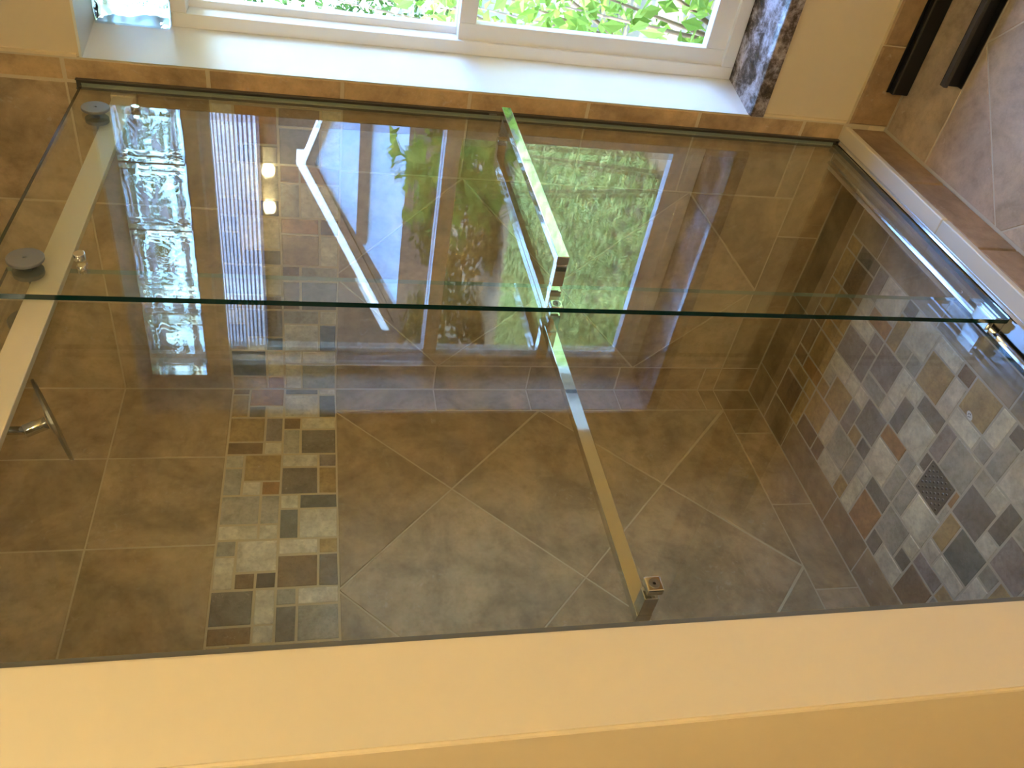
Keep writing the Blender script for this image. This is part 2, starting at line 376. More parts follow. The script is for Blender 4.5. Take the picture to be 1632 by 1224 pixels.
RIGHT = {(2, 0): 'O', (0, 0): 'T', (3, 0): 'L', (4, 0): 'G', (0, 1): 'S', (2, 1): 'L', (3, 2): 'L', (4, 2): 'L', (2, 3): 'S', (1, 3): 'L', (0, 3): 'B', (3, 3): 'L', (5, 3): 'D', (3, 5): 'G', (5, 5): 'L', (0, 5): 'L',
         (1, 5): 'L', (0, 6): 'T', (2, 6): 'B', (3, 6): 'B', (4, 6): 'D', (0, 15): 'L', (1, 15): 'D', (2, 15): 'P', (3, 15): 'D', (4, 15): 'D', (4, 17): 'D', (0, 17): 'L'}
band(FR, wall_right, -6, 24, True, 0.0, .937, RIGHT)
band(FL, wall_part, -6, 24, False, 0.0, .93, {})

# shower floor: border tiles, then mosaic blocks of 3 x 3 units
fu = lambda i: .0511 * i - .005
fv = lambda j: .0508 * (j + .5)
U0, V0, V1, VC = .138, .115, .731, .86
for a, b_ in ((0, .13), (.13, .42), (.42, VC)): tile('floor_tile', rect(0, U0, a, b_), FF, M['trav'], floor_sh, vary(lin((168, 146, 112)), .05))
for a, b_ in ((U0, .28), (.28, .595), (.595, .78), (.78, 1.08), (1.08, 1.49)): tile('floor_tile', rect(a, b_, 0, V0), FF, M['trav'], floor_sh, vary(lin((168, 146, 112)), .06))
for a, b_ in ((U0, .278), (.278, .58), (.58, .88), (.88, 1.19), (1.19, 1.49)): tile('floor_tile', rect(a, b_, V1, VC), FF, M['trav'], floor_sh, vary(lin((178, 158, 128)), .05))
tiles_f = []
def blk(i0, j0, o, c22, c12, c21, c11):
    di, dj = o; io = i0 + (0 if di else 2); jo = j0 + (0 if dj else 2)
    tiles_f.extend([(i0 + di, j0 + dj, 2, 2, c22), (io, j0 + dj, 1, 2, c12), (i0 + di, jo, 2, 1, c21), (io, jo, 1, 1, c11)])
blk(3, 2, (0, 0), 'B', 'T', 'T', 'T'); blk(6, 2, (0, 1), 'T', 'L', 'B', 'B'); blk(9, 2, (0, 1), 'G', 'G', 'L', 'T'); blk(12, 2, (1, 0), 'O', 'L', 'D', 'L')
tiles_f += [(15, 2, 1, 1, 'D'), (15, 3, 2, 2, 'G'), (16, 2, 2, 1, 'L'), (17, 3, 1, 1, 'D'), (17, 4, 1, 1, 'L')]
blk(18, 2, (0, 0), 'B', 'G', 'P', 'T'); blk(21, 2, (1, 0), 'P', 'D', 'G', 'L'); blk(24, 2, (0, 1), 'G', 'L', 'T', 'D')
blk(3, 5, (1, 1), 'T', 'B', 'O', 'B')
tiles_f += [(7, 5, 2, 2, 'T'), (6, 5, 1, 1, 'T'), (6, 6, 1, 1, 'G'), (6, 7, 2, 1, 'L'), (8, 7, 1, 1, 'L')]
tiles_f += [(10, 6, 2, 2, 'P'), (9, 5, 1, 2, 'P'), (9, 7, 1, 1, 'L'), (10, 5, 1, 1, 'T'), (11, 5, 1, 1, 'D')]
blk(12, 5, (0, 0), 'L', 'G', 'O', 'G'); blk(15, 5, (1, 0), 'L', 'G', 'G', 'L'); blk(18, 5, (1, 1), 'S', 'T', 'L', 'L')
tiles_f += [(21, 5, 1, 2, 'L'), (21, 7, 1, 1, 'G'), (22, 5, 2, 1, 'L'), (22, 6, 2, 2, 'T')]
blk(24, 5, (1, 1), 'L', 'G', 'D', 'T')
blk(3, 8, (1, 1), 'T', 'T', 'T', 'B'); blk(6, 8, (0, 0), 'P', 'P', 'L', 'P'); blk(9, 8, (0, 1), 'P', 'L', 'G', 'L'); blk(12, 8, (1, 0), 'L', 'D', 'D', 'L')
blk(15, 8, (1, 1), 'G', 'P', 'O', 'D')
tiles_f += [(18, 8, 2, 2, 'D'), (20, 8, 1, 1, 'L'), (20, 9, 1, 2, 'D'), (18, 10, 1, 1, 'G'), (19, 10, 1, 1, 'L')]
blk(21, 8, (0, 0), 'P', 'G', 'G', 'L'); blk(24, 8, (0, 1), 'L', 'D', 'G', 'T')
blk(3, 11, (1, 0), 'B', 'T', 'D', 'T'); blk(6, 11, (1, 1), 'L', 'P', 'O', 'L')
tiles_f += [(9, 11, 1, 2, 'T'), (9, 13, 1, 1, 'D'), (10, 12, 2, 2, 'L'), (10, 11, 1, 1, 'G'), (11, 11, 1, 1, 'G')]
blk(12, 11, (0, 0), 'T', 'L', 'L', 'B'); blk(15, 11, (0, 1), 'T', 'L', 'L', 'G'); blk(18, 11, (1, 0), 'L', 'G', 'G', 'D'); blk(21, 11, (0, 0), 'G', 'L', 'P', 'T'); blk(24, 11, (1, 0), 'D', 'L', 'T', 'G')
tiles_f += [(27, j, 2, 2, random.choice('LGPDT')) for j in (2, 4, 6, 8, 10, 12)]
DR = (.792, .894, .383, .4824)     # drain in u, v
for i, j, w, h, c in tiles_f:
    u0, u1, v0, v1 = fu(i), fu(i + w), fv(j), fv(j + h)
    if i == 3: u0 = U0
    if j == 2: v0 = V0
    if j + h == 14: v1 = V1
    u1 = min(u1, 1.49); parts = [(u0, u1, v0, v1)]
    if u0 < DR[1] and u1 > DR[0] and v0 < DR[3] and v1 > DR[2]:      # cut round the drain
        parts = [(u0, DR[0], v0, v1), (DR[1], u1, v0, v1), (max(u0, DR[0]), min(u1, DR[1]), v0, DR[2]), (max(u0, DR[0]), min(u1, DR[1]), DR[3], v1)]
    for a, b_, p, q in parts:
        if b_ - a > .008 and q - p > .008: tile('mosaic_tile', rect(a, b_, p, q), FF, M['slate'], floor_sh, vary(PAL[c], .07), gap=.0022, bev=.002, jit=.0009)

# bathroom floor: a straight row along the window wall, then 18 in tiles laid diagonally
def ftile(p): tile('floor_tile', p, FO, M['trav_floor'], floor, vary(lin((190, 170, 146)), .05), t=.004)
for a, b_ in ((.985, 1.44), (1.44, 1.90), (1.90, 2.36), (2.36, 2.82), (2.82, 3.28), (3.28, 3.65)): ftile(rect(.003, .205, a, b_))
h = .3255
for i in range(0, 11):
    for j in range(-2, 9):
        if (i + j) % 2: continue
        cu, cv = .205 + i * h, 1.30 + h + j * h
        p = clip([(cu, cv - h), (cu + h, cv), (cu, cv + h), (cu - h, cv)], .205, 3.45, .985, 3.65)
        if p: ftile(p)
for i in range(0, 6):
    for j in range(0, 3): 
        u0, v0 = 1.63 + i * .31, j * .325
        p = clip(rect(u0, u0 + .31, v0, v0 + .325), 1.63, 3.45, 0.0, .975)
        if p: tile('floor_tile', p, FO, M['trav_floor'], floor2, vary(lin((190, 170, 146)), .05), t=.004)

# curb: tiled face and cream threshold slabs
bm = bmesh.new(); box_bm(bm, -1.505, .003, -.975, -.862, FZ - .05, .055); bmesh.ops.recalc_face_normals(bm, faces=bm.faces)
me = bpy.data.meshes.new('trim_1'); bm.to_mesh(me); bm.free(); curb = struct(link('trim_1', me, M['grout']))
FC = (Vector((0, -.982, 0)), -X, Z, -Y)
for a, b_ in ((0, .31), (.31, .615), (.615, .92), (.92, 1.22), (1.22, 1.505)): tile('curb_tile', rect(a, b_, FZ, .054), FC, M['trav'], curb, vary(lin((160, 134, 106)), .06), bev=.004)
for a, b_ in ((.0, .497), (.499, 1.0), (1.002, 1.505)): box('threshold_slab', -a + .002, -b_ + .001, -.985, -.857, .055, .072, M['marble'], curb, .003)

# skirting of stone under the window
base = struct(box('baseboard_right', -.001, .008, YF, -.993, FZ, .066, M['grout'])); base.location = base.location
FK = (Vector((-.006, 0, 0)), -Y, Z, -X)
for a, b_ in ((.993, 1.209), (1.209, 1.515), (1.515, 1.82), (1.82, 2.125), (2.125, 2.43), (2.43, 2.735), (2.735, 3.04), (3.04, 3.345), (3.345, 3.65)):
    o = tile('baseboard_tile', rect(a, b_, FZ + .001, .066), FK, M['trav'], None, vary(lin((156, 128, 92)), .06), bev=.004); under(o, base)

struct(box('trim_6', .0005, .0078, -.9995, -.9932, 2.021, CZ, M['caulk'])); struct(box('trim_7', .0005, .0078, -.9995, -.9932, .072, .329, M['caulk']))
# unseen eave, added to keep the high sky off the glass blocks
struct(box('eave_sky_screen', .30, .88, YF - .1, .9, 2.37, 2.46, M['nb_wall']))
# ------------------------------------------------------------------ window
win = empty('window_1', (.16, -1.43, .37), kind='structure')
def wb(name, x0, x1, y0, y1, z0, z1, mat, bev=.002, root=None): return box(name, x0, x1, y0, y1, z0, z1, mat, root or win, bev)
FY0, FY1, FZ0, FZ1 = -1.832, -1.022, .372, 1.838
for nm, a in (('frame', (FY0, FY0 + .034, FZ0, FZ1)), ('frame', (FY1 - .034, FY1, FZ0, FZ1)), ('frame', (FY0 + .034, FY1 - .034, FZ0, FZ0 + .036)), ('frame', (FY0 + .034, FY1 - .034, FZ1 - .036, FZ1))):
    wb(nm, .165, .27, *a, M['vinyl'])
def sash(x0, x1, z0, z1, w, rail_lo, rail_hi):
    s = empty('sash', (0, 0, 0)); s.location = (x0, -1.43, z0); s.parent = win; s.location = Vector((x0, -1.43, z0)) - win.location
    y0, y1 = FY0 + .030, FY1 - .030
    def part(name, a, b_, c, d, e, f, mat, bev=.002):
        o = box(name, a, b_, c, d, e, f, mat, None, bev); o.parent = s; o.location = o.location - Vector((x0, -1.43, z0)); return o
    part('stile', x0, x1, y0, y0 + w, z0, z1, M['vinyl']); part('stile', x0, x1, y1 - w, y1, z0, z1, M['vinyl'])
    part('rail', x0, x1, y0 + w, y1 - w, z0, z0 + rail_lo, M['vinyl']); part('rail', x0, x1, y0 + w, y1 - w, z1 - rail_hi, z1, M['vinyl'])
    xm = (x0 + x1) / 2
    part('pane', xm - .002, xm + .002, y0 + w, y1 - w, z0 + rail_lo, z1 - rail_hi, M['winglass'], 0)
sash(.215, .245, 1.112, FZ1 - .034, .022, .035, .026)
sash(.176, .208, FZ0 + .034, 1.146, .046, .058, .044)
# row of glass blocks above the window
for k in range(4):
    y1 = -1.020 - k * .205; y0 = y1 - .194
    bm = bmesh.new(); n_ = 8; zz0, zz1 = 1.842, 2.006
    def face(x, s):
        g = []
        for a in range(n_ + 1):
            row = []
            for b_ in range(n_ + 1):
                e = min(a, n_ - a, b_, n_ - b_)
                dx = 0 if e == 0 else (.016 if e == 1 else .007 + random.uniform(-.003, .003))
                row.append(bm.verts.new((x + s * dx, y0 + (y1 - y0) * a / n_, zz0 + (zz1 - zz0) * b_ / n_)))
            g.append(row)
        for a in range(n_):
            for b_ in range(n_): bm.faces.new((g[a][b_], g[a + 1][b_], g[a + 1][b_ + 1], g[a][b_ + 1]))
        return g
    gf = face(.150, 1); gb = face(.232, -1)
    ring = lambda g: [g[a][0] for a in range(n_)] + [g[n_][b_] for b_ in range(n_)] + [g[n_ - a][n_] for a in range(n_)] + [g[0][n_ - b_] for b_ in range(n_)]
    r1, r2 = ring(gf), ring(gb)
    for a in range(len(r1)): bm.faces.new((r1[a], r1[(a + 1) % len(r1)], r2[(a + 1) % len(r2)], r2[a]))
    o = finish(bm, 'glass_block', M['block'], win); 
    for f in o.data.polygons: f.use_smooth = True
    if k: wb('mortar', .160, .228, y1 + .0005, y1 + .0105, zz0, zz1, M['white'], 0)
# splayed white reveals and granite sill
def poly_prism(name, pts, z0, z1, mat, root=None):
    bm = bmesh.new(); lo = [bm.verts.new((x, y, z0)) for x, y in pts]; hi = [bm.verts.new((x, y, z1)) for x, y in pts]
    bm.faces.new(lo[::-1]); bm.faces.new(hi)
    for i in range(len(pts)): bm.faces.new((lo[i], lo[(i + 1) % len(pts)], hi[(i + 1) % len(pts)], hi[i]))
    return finish(bm, name, mat, root)
struct(poly_prism('trim_2', [(.0, -.994), (.165, -1.022), (.30, -1.022), (.30, -.994)], .37, 2.015, M['white']))
struct(poly_prism('trim_3', [(.0, -1.861), (.30, -1.861), (.30, -1.832), (.165, -1.832)], .37, 2.015, M['white']))
struct(box('trim_4', .0, .30, -1.861, -.994, 2.009, 2.0145, M['white']))
struct(box('trim_5', -.012, .30, -1.862, -.9935, .330, .370, M['granite'], None, .004))

# ------------------------------------------------------------------ shower enclosure
GO0, GO1 = -.941, -.931       # outer sliding panel
GI0, GI1 = -.886, -.877       # inner panel
def panel(x0, x1, y0, y1, z0, z1, root):
    bm = bmesh.new(); box_bm(bm, x0, x1, y0, y1, z0, z1)
    o = finish(bm, 'glass_panel', M['glass'], root); o.data.materials.append(M['edge']); o.data.materials.append(M['edge_pale'])
    for p in o.data.polygons: p.material_index = 0 if abs(p.normal.y) > .9 else (2 if p.normal.x > .9 else 1)
    return o
def towel_bar(xa, xb, yg, yb, z, out, root):
    """square bar on two square posts; out = -1 room side, +1 shower side; the fixing plate shows on the other face"""
    r = box('towel_bar', xa, xb, yb - .009, yb + .009, z - .0115, z + .0115, M['chrome'], root, .0012)
    r['label'] = 'polished chrome square towel bar'
    for x in (xa + .0105, xb - .0105):
        y0, y1 = (yb + .009, yg - .0005) if out < 0 else (yg + .0005, yb - .009)
        p = box('post', x - .0105, x + .0105, y0, y1, z - .0105, z + .0105, M['chrome'], root, .0012)
        p.parent = r; p.location = p.location - r.location
    return r
def fix_plate(x, yface, z, s, root):
    """small square screw plate on the far face of the glass"""
    o = box('fixing_plate', x - .012, x + .012, yface, yface + s * .012, z - .012, z + .012, M['chrome'], root, .002)
    ye = yface + s * .012
    c = lathe('screw', (x, ye, z), (0, s, 0), [(0, .008), (.001, .008), (.001, .0062), (.0004, .0062), (.0004, .0025), (-.0005, .002)], M['satin_dark'], root, 20)
    c.parent = o; c.location = c.location - o.location
    return o
HZ0, HZ1, HY0, HY1 = 1.909, 1.955, -.916, -.902
def roller(x, z, yg_out, s, root):
    """round cap on the outside of the panel, axle and grooved wheel on the rail side"""
    cap = lathe('roller', (x, yg_out, z), (0, -s, 0), [(0, .010), (.006, .010), (.006, .0275), (.007, .0285), (.011, .0285), (.012, .0275), (.012, .0035), (.009, .003)], M['roller'], root, 40)
    w = yg_out + s * .010
    sp = lathe('wheel', (x, w, z), (0, s, 0), [(0, .006), (.003, .006), (.003, .024), (.011, .024), (.011, .004), (.029, .004)], M['gasket'], root, 30)
    sp.parent = cap; sp.location = sp.location - cap.location
    return cap
def pin(x, z, yg_out, s, root):
    a = cyl('stop_pin', (x, yg_out - s * .013, z), (x, yg_out - s * .0004, z), .0095, M['chrome'], root, 24, bevel=.001)
    b_ = cyl('stop_pin', (x, yg_out + s * .0104, z), (x, yg_out + s * .026, z), .007, M['chrome'], root, 24)
    return a
d1 = empty('shower_screen', (-.43, -.936, .088), 'outer clear glass sliding shower door with a chrome towel bar on the room side', 'shower door', 'sliding shower doors')
panel(-.826, -.012, GO0, GO1, .094, 2.018, d1)
towel_bar(-.759, -.112, GO0, -.998, 1.058, -1, d1)
for x in (-.157, -.740): roller(x, 1.9605, GO0, 1, d1); pin(x + .016, 1.883, GO0, 1, d1)
for x in (-.1225, -.7485): fix_plate(x, GO1 + .0004, 1.058, 1, d1)
d2 = empty('shower_screen', (-1.08, -.881, .088), 'inner clear glass shower door with its chrome towel bar inside the shower', 'shower door', 'sliding shower doors')
panel(-1.487, -.672, GI0, GI1, .094, 2.018, d2)
towel_bar(-1.402, -.742, GI1, -.828, 1.049, 1, d2)
for x in (-1.3915, -.7525): fix_plate(x, GI0 - .0004, 1.049, -1, d2)
for x in (-1.36, -.80): 
    o = lathe('roller', (x, GI1, 1.9605), (0, 1, 0), [(0, .010), (.004, .010), (.004, .0275), (.0055, .0285), (.0115, .0285), (.013, .0275), (.0132, .004)], M['satin_dark'], d2, 36)
rail = empty('header_rail', (-.75, -.909, HZ0), 'satin metal header rail that carries the sliding shower doors', 'rail')
box('rail_bar', -1.493, -.006, HY0, HY1, HZ0, HZ1, M['satin'], rail, .0015)
for x in (-.006, -1.493): box('wall_bracket', x - .012 if x > -1 else x, x + .006 if x > -1 else x + .018, HY0 - .004, HY1 + .004, HZ0 - .004, HZ1 + .004, M['satin'], rail, .0015)
for k in range(3): box('bracket_groove', -.0185, -.0180, HY0 - .0046, HY0 - .004, HZ0 + .006 + k * .013, HZ0 + .010 + k * .013, M['satin_dark'], rail)
ch = empty('wall_channel', (-.004, -.936, .09), 'slim grey metal wall channel beside the outer glass door', 'channel')
box('channel_back', -.004, -.0005, -.9475, -.9245, .076, 2.03, M['channel'], ch)
box('channel_lip', -.0115, -.004, -.9475, -.9452, .076, 2.03, M['channel'], ch)
box('channel_lip', -.0115, -.004, -.9268, -.9245, .076, 2.03, M['channel'], ch)
box('bumper', -.0110, -.0045, -.9448, -.9415, 1.055, 1.075, M['gasket'], ch)
c2 = box('wall_channel', -1.4966, -1.4798, -.950, -.936, .078, 2.03, M['gasket']); tag(c2, 'slim grey seal strip on the inside of the cream partition wall', 'channel')
tr = empty('bottom_track', (-.75, -.91, .072), 'bright aluminium bottom track on the cream shower curb', 'track')
box('track_base', -1.503, -.006, -.946, -.872, .0722, .0745, M['alu'], tr, .0008)
def extrude(name, pf, mat, root):
    bm = bmesh.new(); k = len(pf)
    a = [bm.verts.new((-1.503, y, z)) for y, z in pf]; b2 = [bm.verts.new((-.006, y, z)) for y, z in pf]
    for i in range(k): bm.faces.new((a[i], a[(i + 1) % k], b2[(i + 1) % k], b2[i]))
    bm.faces.new(a); bm.faces.new(b2[::-1]); return finish(bm, name, mat, root)
extrude('track_ridge', [(-.9455, .0745), (-.944, .0800), (-.9405, .0835), (-.9335, .0835), (-.9315, .0800), (-.9315, .0745)], M['alu'], tr)
extrude('track_lip', [(-.885, .0745), (-.884, .080), (-.880, .0825), (-.877, .0825), (-.876, .0745)], M['alu'], tr)
gd = empty('door_guide', (-.775, -.908, .0746), 'small polished chrome guide block between the two glass doors', 'guide')
box('guide_body', -.805, -.748, -.9290, -.8885, .0747, .104, M['chrome'], gd, .0012)
box('guide_cap', -.802, -.751, -.9230, -.8945, .104, .112, M['chrome'], gd, .0012)
corner = box('corner_bumper', -.030, -.013, -.9295, -.915, .0747, .100, M['gasket'], None, .004)
tag(corner, 'small grey rubber bumper in the curb corner below the window', 'bumper')
# faint maker's scrawl etched low on the outer panel: an open loop and a few strokes, too faint to read
em = None
def stroke(pts, w):
    bm = bmesh.new(); L = []
    for i, (x, z) in enumerate(pts):
        q = pts[min(i + 1, len(pts) - 1)]; p = pts[max(i - 1, 0)]; d = Vector((q[0] - p[0], q[1] - p[1])).normalized()
        L.append((bm.verts.new((x - d.y * w, GO0 - .0003, z + d.x * w)), bm.verts.new((x + d.y * w, GO0 - .0003, z - d.x * w))))
    for a, b_ in zip(L, L[1:]): bm.faces.new((a[0], a[1], b_[1], b_[0]))
    return finish(bm, 'etched_mark', M['etch'], d1)
stroke([(-.722 + .012 * math.cos(t * .3), .152 + .008 * math.sin(t * .3)) for t in range(2, 16)], .0007)
for k in range(4): stroke([(-.742 - k * .008, .140), (-.745 - k * .008, .133), (-.748 - k * .008, .139)], .0006)

# drain with raised square holes
dr = empty('drain_cover', (-(DR[0] + DR[1]) / 2, -(DR[2] + DR[3]) / 2, -.002), 'square dark steel drain cover with rows of small holes', 'drain')
x0, x1, y0, y1 = -DR[1] + .002, -DR[0] - .002, -DR[3] + .002, -DR[2] - .002
box('cover_plate', x0, x1, y0, y1, -.0028, .0006, M['drain'], dr, .0008)
nn = 9; hole_me = None
for i in range(nn):
    for j in range(nn):
        if (i + j) % 2: continue
        hx, hy = x0 + .010 + (x1 - x0 - .020) * i / (nn - 1), y0 + .010 + (y1 - y0 - .020) * j / (nn - 1)
        if hole_me is None:
            bm = bmesh.new(); rr = [[], []]
            for k in range(10):
                c_, s_ = math.cos(k * .6283), math.sin(k * .6283)
                rr[0].append(bm.verts.new((.0042 * c_, .0042 * s_, .0))); rr[1].append(bm.verts.new((.0030 * c_, .0030 * s_, .0011)))
            for k in range(10): bm.faces.new((rr[0][k], rr[0][(k + 1) % 10], rr[1][(k + 1) % 10], rr[1][k]))
            f = bm.faces.new(rr[1]); f.material_index = 1
            hole_me = bpy.data.meshes.new('hole'); bm.to_mesh(hole_me); bm.free(); hole_me.materials.append(M['drain']); hole_me.materials.append(M['hole'])
        o = link('hole', hole_me, None, dr); o.location = Vector((hx, hy, .0006)) - dr.location

# shower head on its arm
shc = Vector((-.447, -.30, 2.102))
e1 = (Vector((-.56, -.30, 2.043)) - Vector((-.33, -.30, 2.164))).normalized()
vd = (shc - Vector((-2.0, -1.8, 1.5))).normalized()
nrm = e1.cross(vd).normalized(); nrm = nrm if nrm.z < 0 else -nrm          # faces down
nrm = (nrm - vd * .03).normalized()
sh = empty('rain_shower', tuple(shc), 'flat round grey shower head on a chrome arm behind the header rail', 'shower head')
lathe('head_plate', tuple(shc), tuple(nrm), [(-.010, .02), (-.006, .04), (-.003, .105), (.003, .106), (.004, .103)], M['satin_dark'], sh, 40)
jt = shc - nrm * .012 
cyl('swivel_joint', jt, jt - nrm * .05, .016, M['chrome'], sh, bevel=.002)
je = jt - nrm * .045
cyl('arm', je, (je.x, je.y, CZ - .001), .010, M['chrome'], sh)
cyl('ceiling_flange', (je.x, je.y, CZ - .012), (je.x, je.y, CZ - .0005), .03, M['chrome'], sh, bevel=.002)

# little oval sticker left on a floor tile
st = empty('sticker', (-.806, -.646, .0012), 'tiny white oval sticker with black digits on a tan floor tile', 'sticker')
bm = bmesh.new(); bmesh.ops.create_circle(bm, cap_ends=True, segments=20, radius=1.0, matrix=Matrix.Translation((-.806, -.646, .0012)) @ Matrix.Rotation(math.radians(-25), 4, 'Z') @ Matrix.Diagonal((.0125, .008, 1, 1)))
finish(bm, 'paper', plain('sticker_paper', (240, 240, 236), .5), st)
cu = bpy.data.curves.new('digits', 'FONT'); cu.body = '12'; cu.size = .013; cu.align_x = 'CENTER'; cu.align_y = 'CENTER'
to_ = bpy.data.objects.new('digits', cu); COL.objects.link(to_); bpy.context.view_layer.update(); to = link('digits', bpy.data.meshes.new_from_object(to_)); bpy.data.objects.remove(to_); to.data.materials.clear(); to.data.materials.append(plain('sticker_ink', (16, 16, 16), .6)); to.parent = st; to.location = (0, 0, .0003); to.rotation_euler = (0, 0, math.radians(-60))

# ------------------------------------------------------------------ two black metal channels on the bathroom floor
def channel(x, y0, y1, z0, z1, d, label):
    c = empty('metal_channel', (x + d / 2, (y0 + y1) / 2, z0), label, 'metal bar')
    box('web', x + d - .003, x + d, y0, y1, z0, z1, M['black'], c, .0008)
    box('flange', x, x + d - .003, y0, y1, z1 - .003, z1, M['black_lit'], c, .0008)
    box('flange', x, x + d - .003, y0, y1, z0, z0 + .003, M['black'], c, .0008)
    box('lip', x, x + .0025, y0, y1, z1 - .011, z1 - .003, M['black_lit'], c, .0006)
    return c
b1 = empty('metal_channel', (-.017, -1.55, FZ), 'black metal bar standing on the floor against the stone skirting', 'metal bar')
box('bar_body', -.024, -.010, -2.2, -1.092, FZ + .0005, -.007, M['black'], b1, .002)
box('bar_lip', -.0255, -.024, -2.2, -1.092, -.013, -.0085, M['black_lit'], b1, .0006)
box('bar_back', -.0098, -.007, -2.2, -1.092, FZ + .0005, .001, M['black'], b1, .0008)
channel(-.203, -2.2, -1.185, FZ + .0005, -.003, .018, 'black metal channel with painted-in edge highlight standing on the floor tiles')

# ------------------------------------------------------------------ lamps of the bathroom
vl = empty('vanity_light', (XW + .03, -3.15, 1.85), 'wall lamp bar with two round warm bulbs', 'lamp')
box('back_plate', XW + .0005, XW + .03, -3.62, -2.98, 1.80, 1.90, M['satin'], vl, .004)
bulb_me = None
for k in range(2):
    y = -3.43 + k * .30
    s_ = cyl('socket', (XW + .03, y, 1.85), (XW + .07, y, 1.85), .022, M['satin'], vl)
    if bulb_me is None:
        bm = bmesh.new(); bmesh.ops.create_uvsphere(bm, u_segments=24, v_segments=16, radius=.048)
        for f in bm.faces: f.smooth = True
        bulb_me = bpy.data.meshes.new('bulb'); bm.to_mesh(bulb_me); bm.free(); bulb_me.materials.append(M['bulb'])
    o = link('bulb', bulb_me, None, vl); o.location = Vector((XW + .112, y, 1.85)) - vl.location

cl = empty('ceiling_lamp', (-1.95, -1.58, CZ), 'flush round ceiling lamp with frosted warm shade over the bathroom', 'lamp')
lathe('lamp_base', (-1.95, -1.58, CZ - .0005), (0, 0, -1), [(0, .17), (.02, .17), (.025, .165)], M['white'], cl, 36)
lathe('lamp_shade', (-1.95, -1.58, CZ - .026), (0, 0, -1), [(0, .155), (.03, .150), (.06, .12), (.075, .07), (.08, .01)], emit('lamp_shade_glow', (1.0, .91, .60), 21.0), cl, 36)

# ------------------------------------------------------------------ garden and neighbours beyond the window
import numpy as np
rng = np.random.default_rng(3)
bm = bmesh.new(); gx = [.30, 1, 2, 4, 8, 14, 24]; gy = [-22, -14, -9, -6, -4, -2, 0, 3, 8, 16]
gz = lambda x, y: -.30 + .05 * x - .12 * max(0, min(1, (-2.2 - y) / 3)) * x * .3
gv = [[bm.verts.new((x, y, gz(x, y))) for y in gy] for x in gx]
for a in range(len(gx) - 1):
    for b_ in range(len(gy) - 1): bm.faces.new((gv[a][b_], gv[a + 1][b_], gv[a + 1][b_ + 1], gv[a][b_ + 1]))
me = bpy.data.meshes.new('ground'); bmesh.ops.recalc_face_normals(bm, faces=bm.faces); bm.to_mesh(me); bm.free(); ground = struct(link('ground', me, M['soil']))
def leaves(name, pts, size, mat, root, up=.5, aspect=.55):
    n_ = len(pts); d = rng.normal(size=(n_, 3)); d /= np.linalg.norm(d, axis=1)[:, None]
    nr = rng.normal(size=(n_, 3)); nr[:, 2] = np.abs(nr[:, 2]) + up; nr -= (nr * d).sum(1)[:, None] * d; nr /= np.linalg.norm(nr, axis=1)[:, None]
    sd = np.cross(d, nr); s = size * rng.uniform(.6, 1.3, size=(n_, 1))
    p = np.asarray(pts)
    V = np.stack([p - d * s * .5, p + sd * s * aspect * .5 + nr * s * .1, p + d * s * .5, p - sd * s * aspect * .5 + nr * s * .1], 1).reshape(-1, 3)
    F = [(4 * k, 4 * k + 1, 4 * k + 2, 4 * k + 3) for k in range(n_)]
    c = Vector(root.location) if root is not None else Vector((0, 0, 0))
    me = bpy.data.meshes.new(name); me.from_pydata((V - np.array(c)).tolist(), [], F); me.update()
    return link(name, me, mat, root)
def shrub(name, c, r, n_, size, mat, label, cat='shrub', shellk=.55, stems=5):
    root = empty(name, (c[0], c[1], gz(c[0], c[1])), label, cat, 'plants outside the window')
    q = rng.normal(size=(n_, 3)); q /= np.linalg.norm(q, axis=1)[:, None]; q *= (shellk + (1 - shellk) * rng.random((n_, 1)))
    pts = np.array(c) + q * np.array(r); pts = pts[pts[:, 0] > .42]; pts[:, 2] = np.maximum(pts[:, 2], gz(c[0], c[1]) + .02)
    leaves('foliage', pts, size, mat, root)
    for k in range(stems):
        a = k * 2 * math.pi / stems; 
        o = cyl('stem', (c[0] + .03 * math.cos(a), c[1] + .03 * math.sin(a), gz(c[0], c[1]) - .02), (c[0] + r[0] * .6 * math.cos(a), c[1] + r[1] * .6 * math.sin(a), c[2] + r[2] * .4), .012, M['twig'], root, 8, .004)
    return root
shrub('leafy_vine', (1.45, -.70, .22), (.52, .60, .52), 900, .085, M['leaf1'], 'bright green leafy vine close below the window')
shrub('leafy_vine', (2.75, -.25, .40), (.66, .85, .70), 1300, .085, M['leaf1'], 'bright green leafy vine behind the low dry grass')
shrub('pale_shrub', (4.3, .35, 1.35), (.75, .95, .95), 1900, .08, M['leaf3'], 'shrub with glare painted into its pale leaves above the leafy vines')
shrub('round_shrub', (6.6, .9, 2.6), (1.3, 1.5, 2.4), 4500, .12, M['leaf2'], 'tall green round shrub behind the pale-leaved one')
shrub('round_shrub', (5.0, 3.4, 2.3), (1.2, 1.6, 2.6), 4500, .11, M['leaf2'], 'tall dark green shrub beside the brick post')  # made taller to block sky from the far window reveal
shrub('hanging_branch', (.95, -1.58, .98), (.34, .26, .26), 260, .10, M['leaf1'], 'lime green hanging branch with long leaves just outside the pane', 'branch', .2, 2)
shrub('low_shrub', (4.9, -1.75, .1), (.5, .4, .45), 1000, .08, M['leaf2'], 'low green shrub at the edge of the lawn')
for k, (hx, hy, lb) in enumerate(((4.9, -2.9, 'dark green hedge plant at the lawn edge before the porch'), (4.95, -4.2, 'dark green hedge plant in the middle of the hedge row'), (5.0, -5.5, 'dark green hedge plant at the far end of the hedge row'))):
    shrub('hedge_plant', (hx, hy, .15), (.62, .60, .50), 1700, .09, M['leaf_dark'], lb)
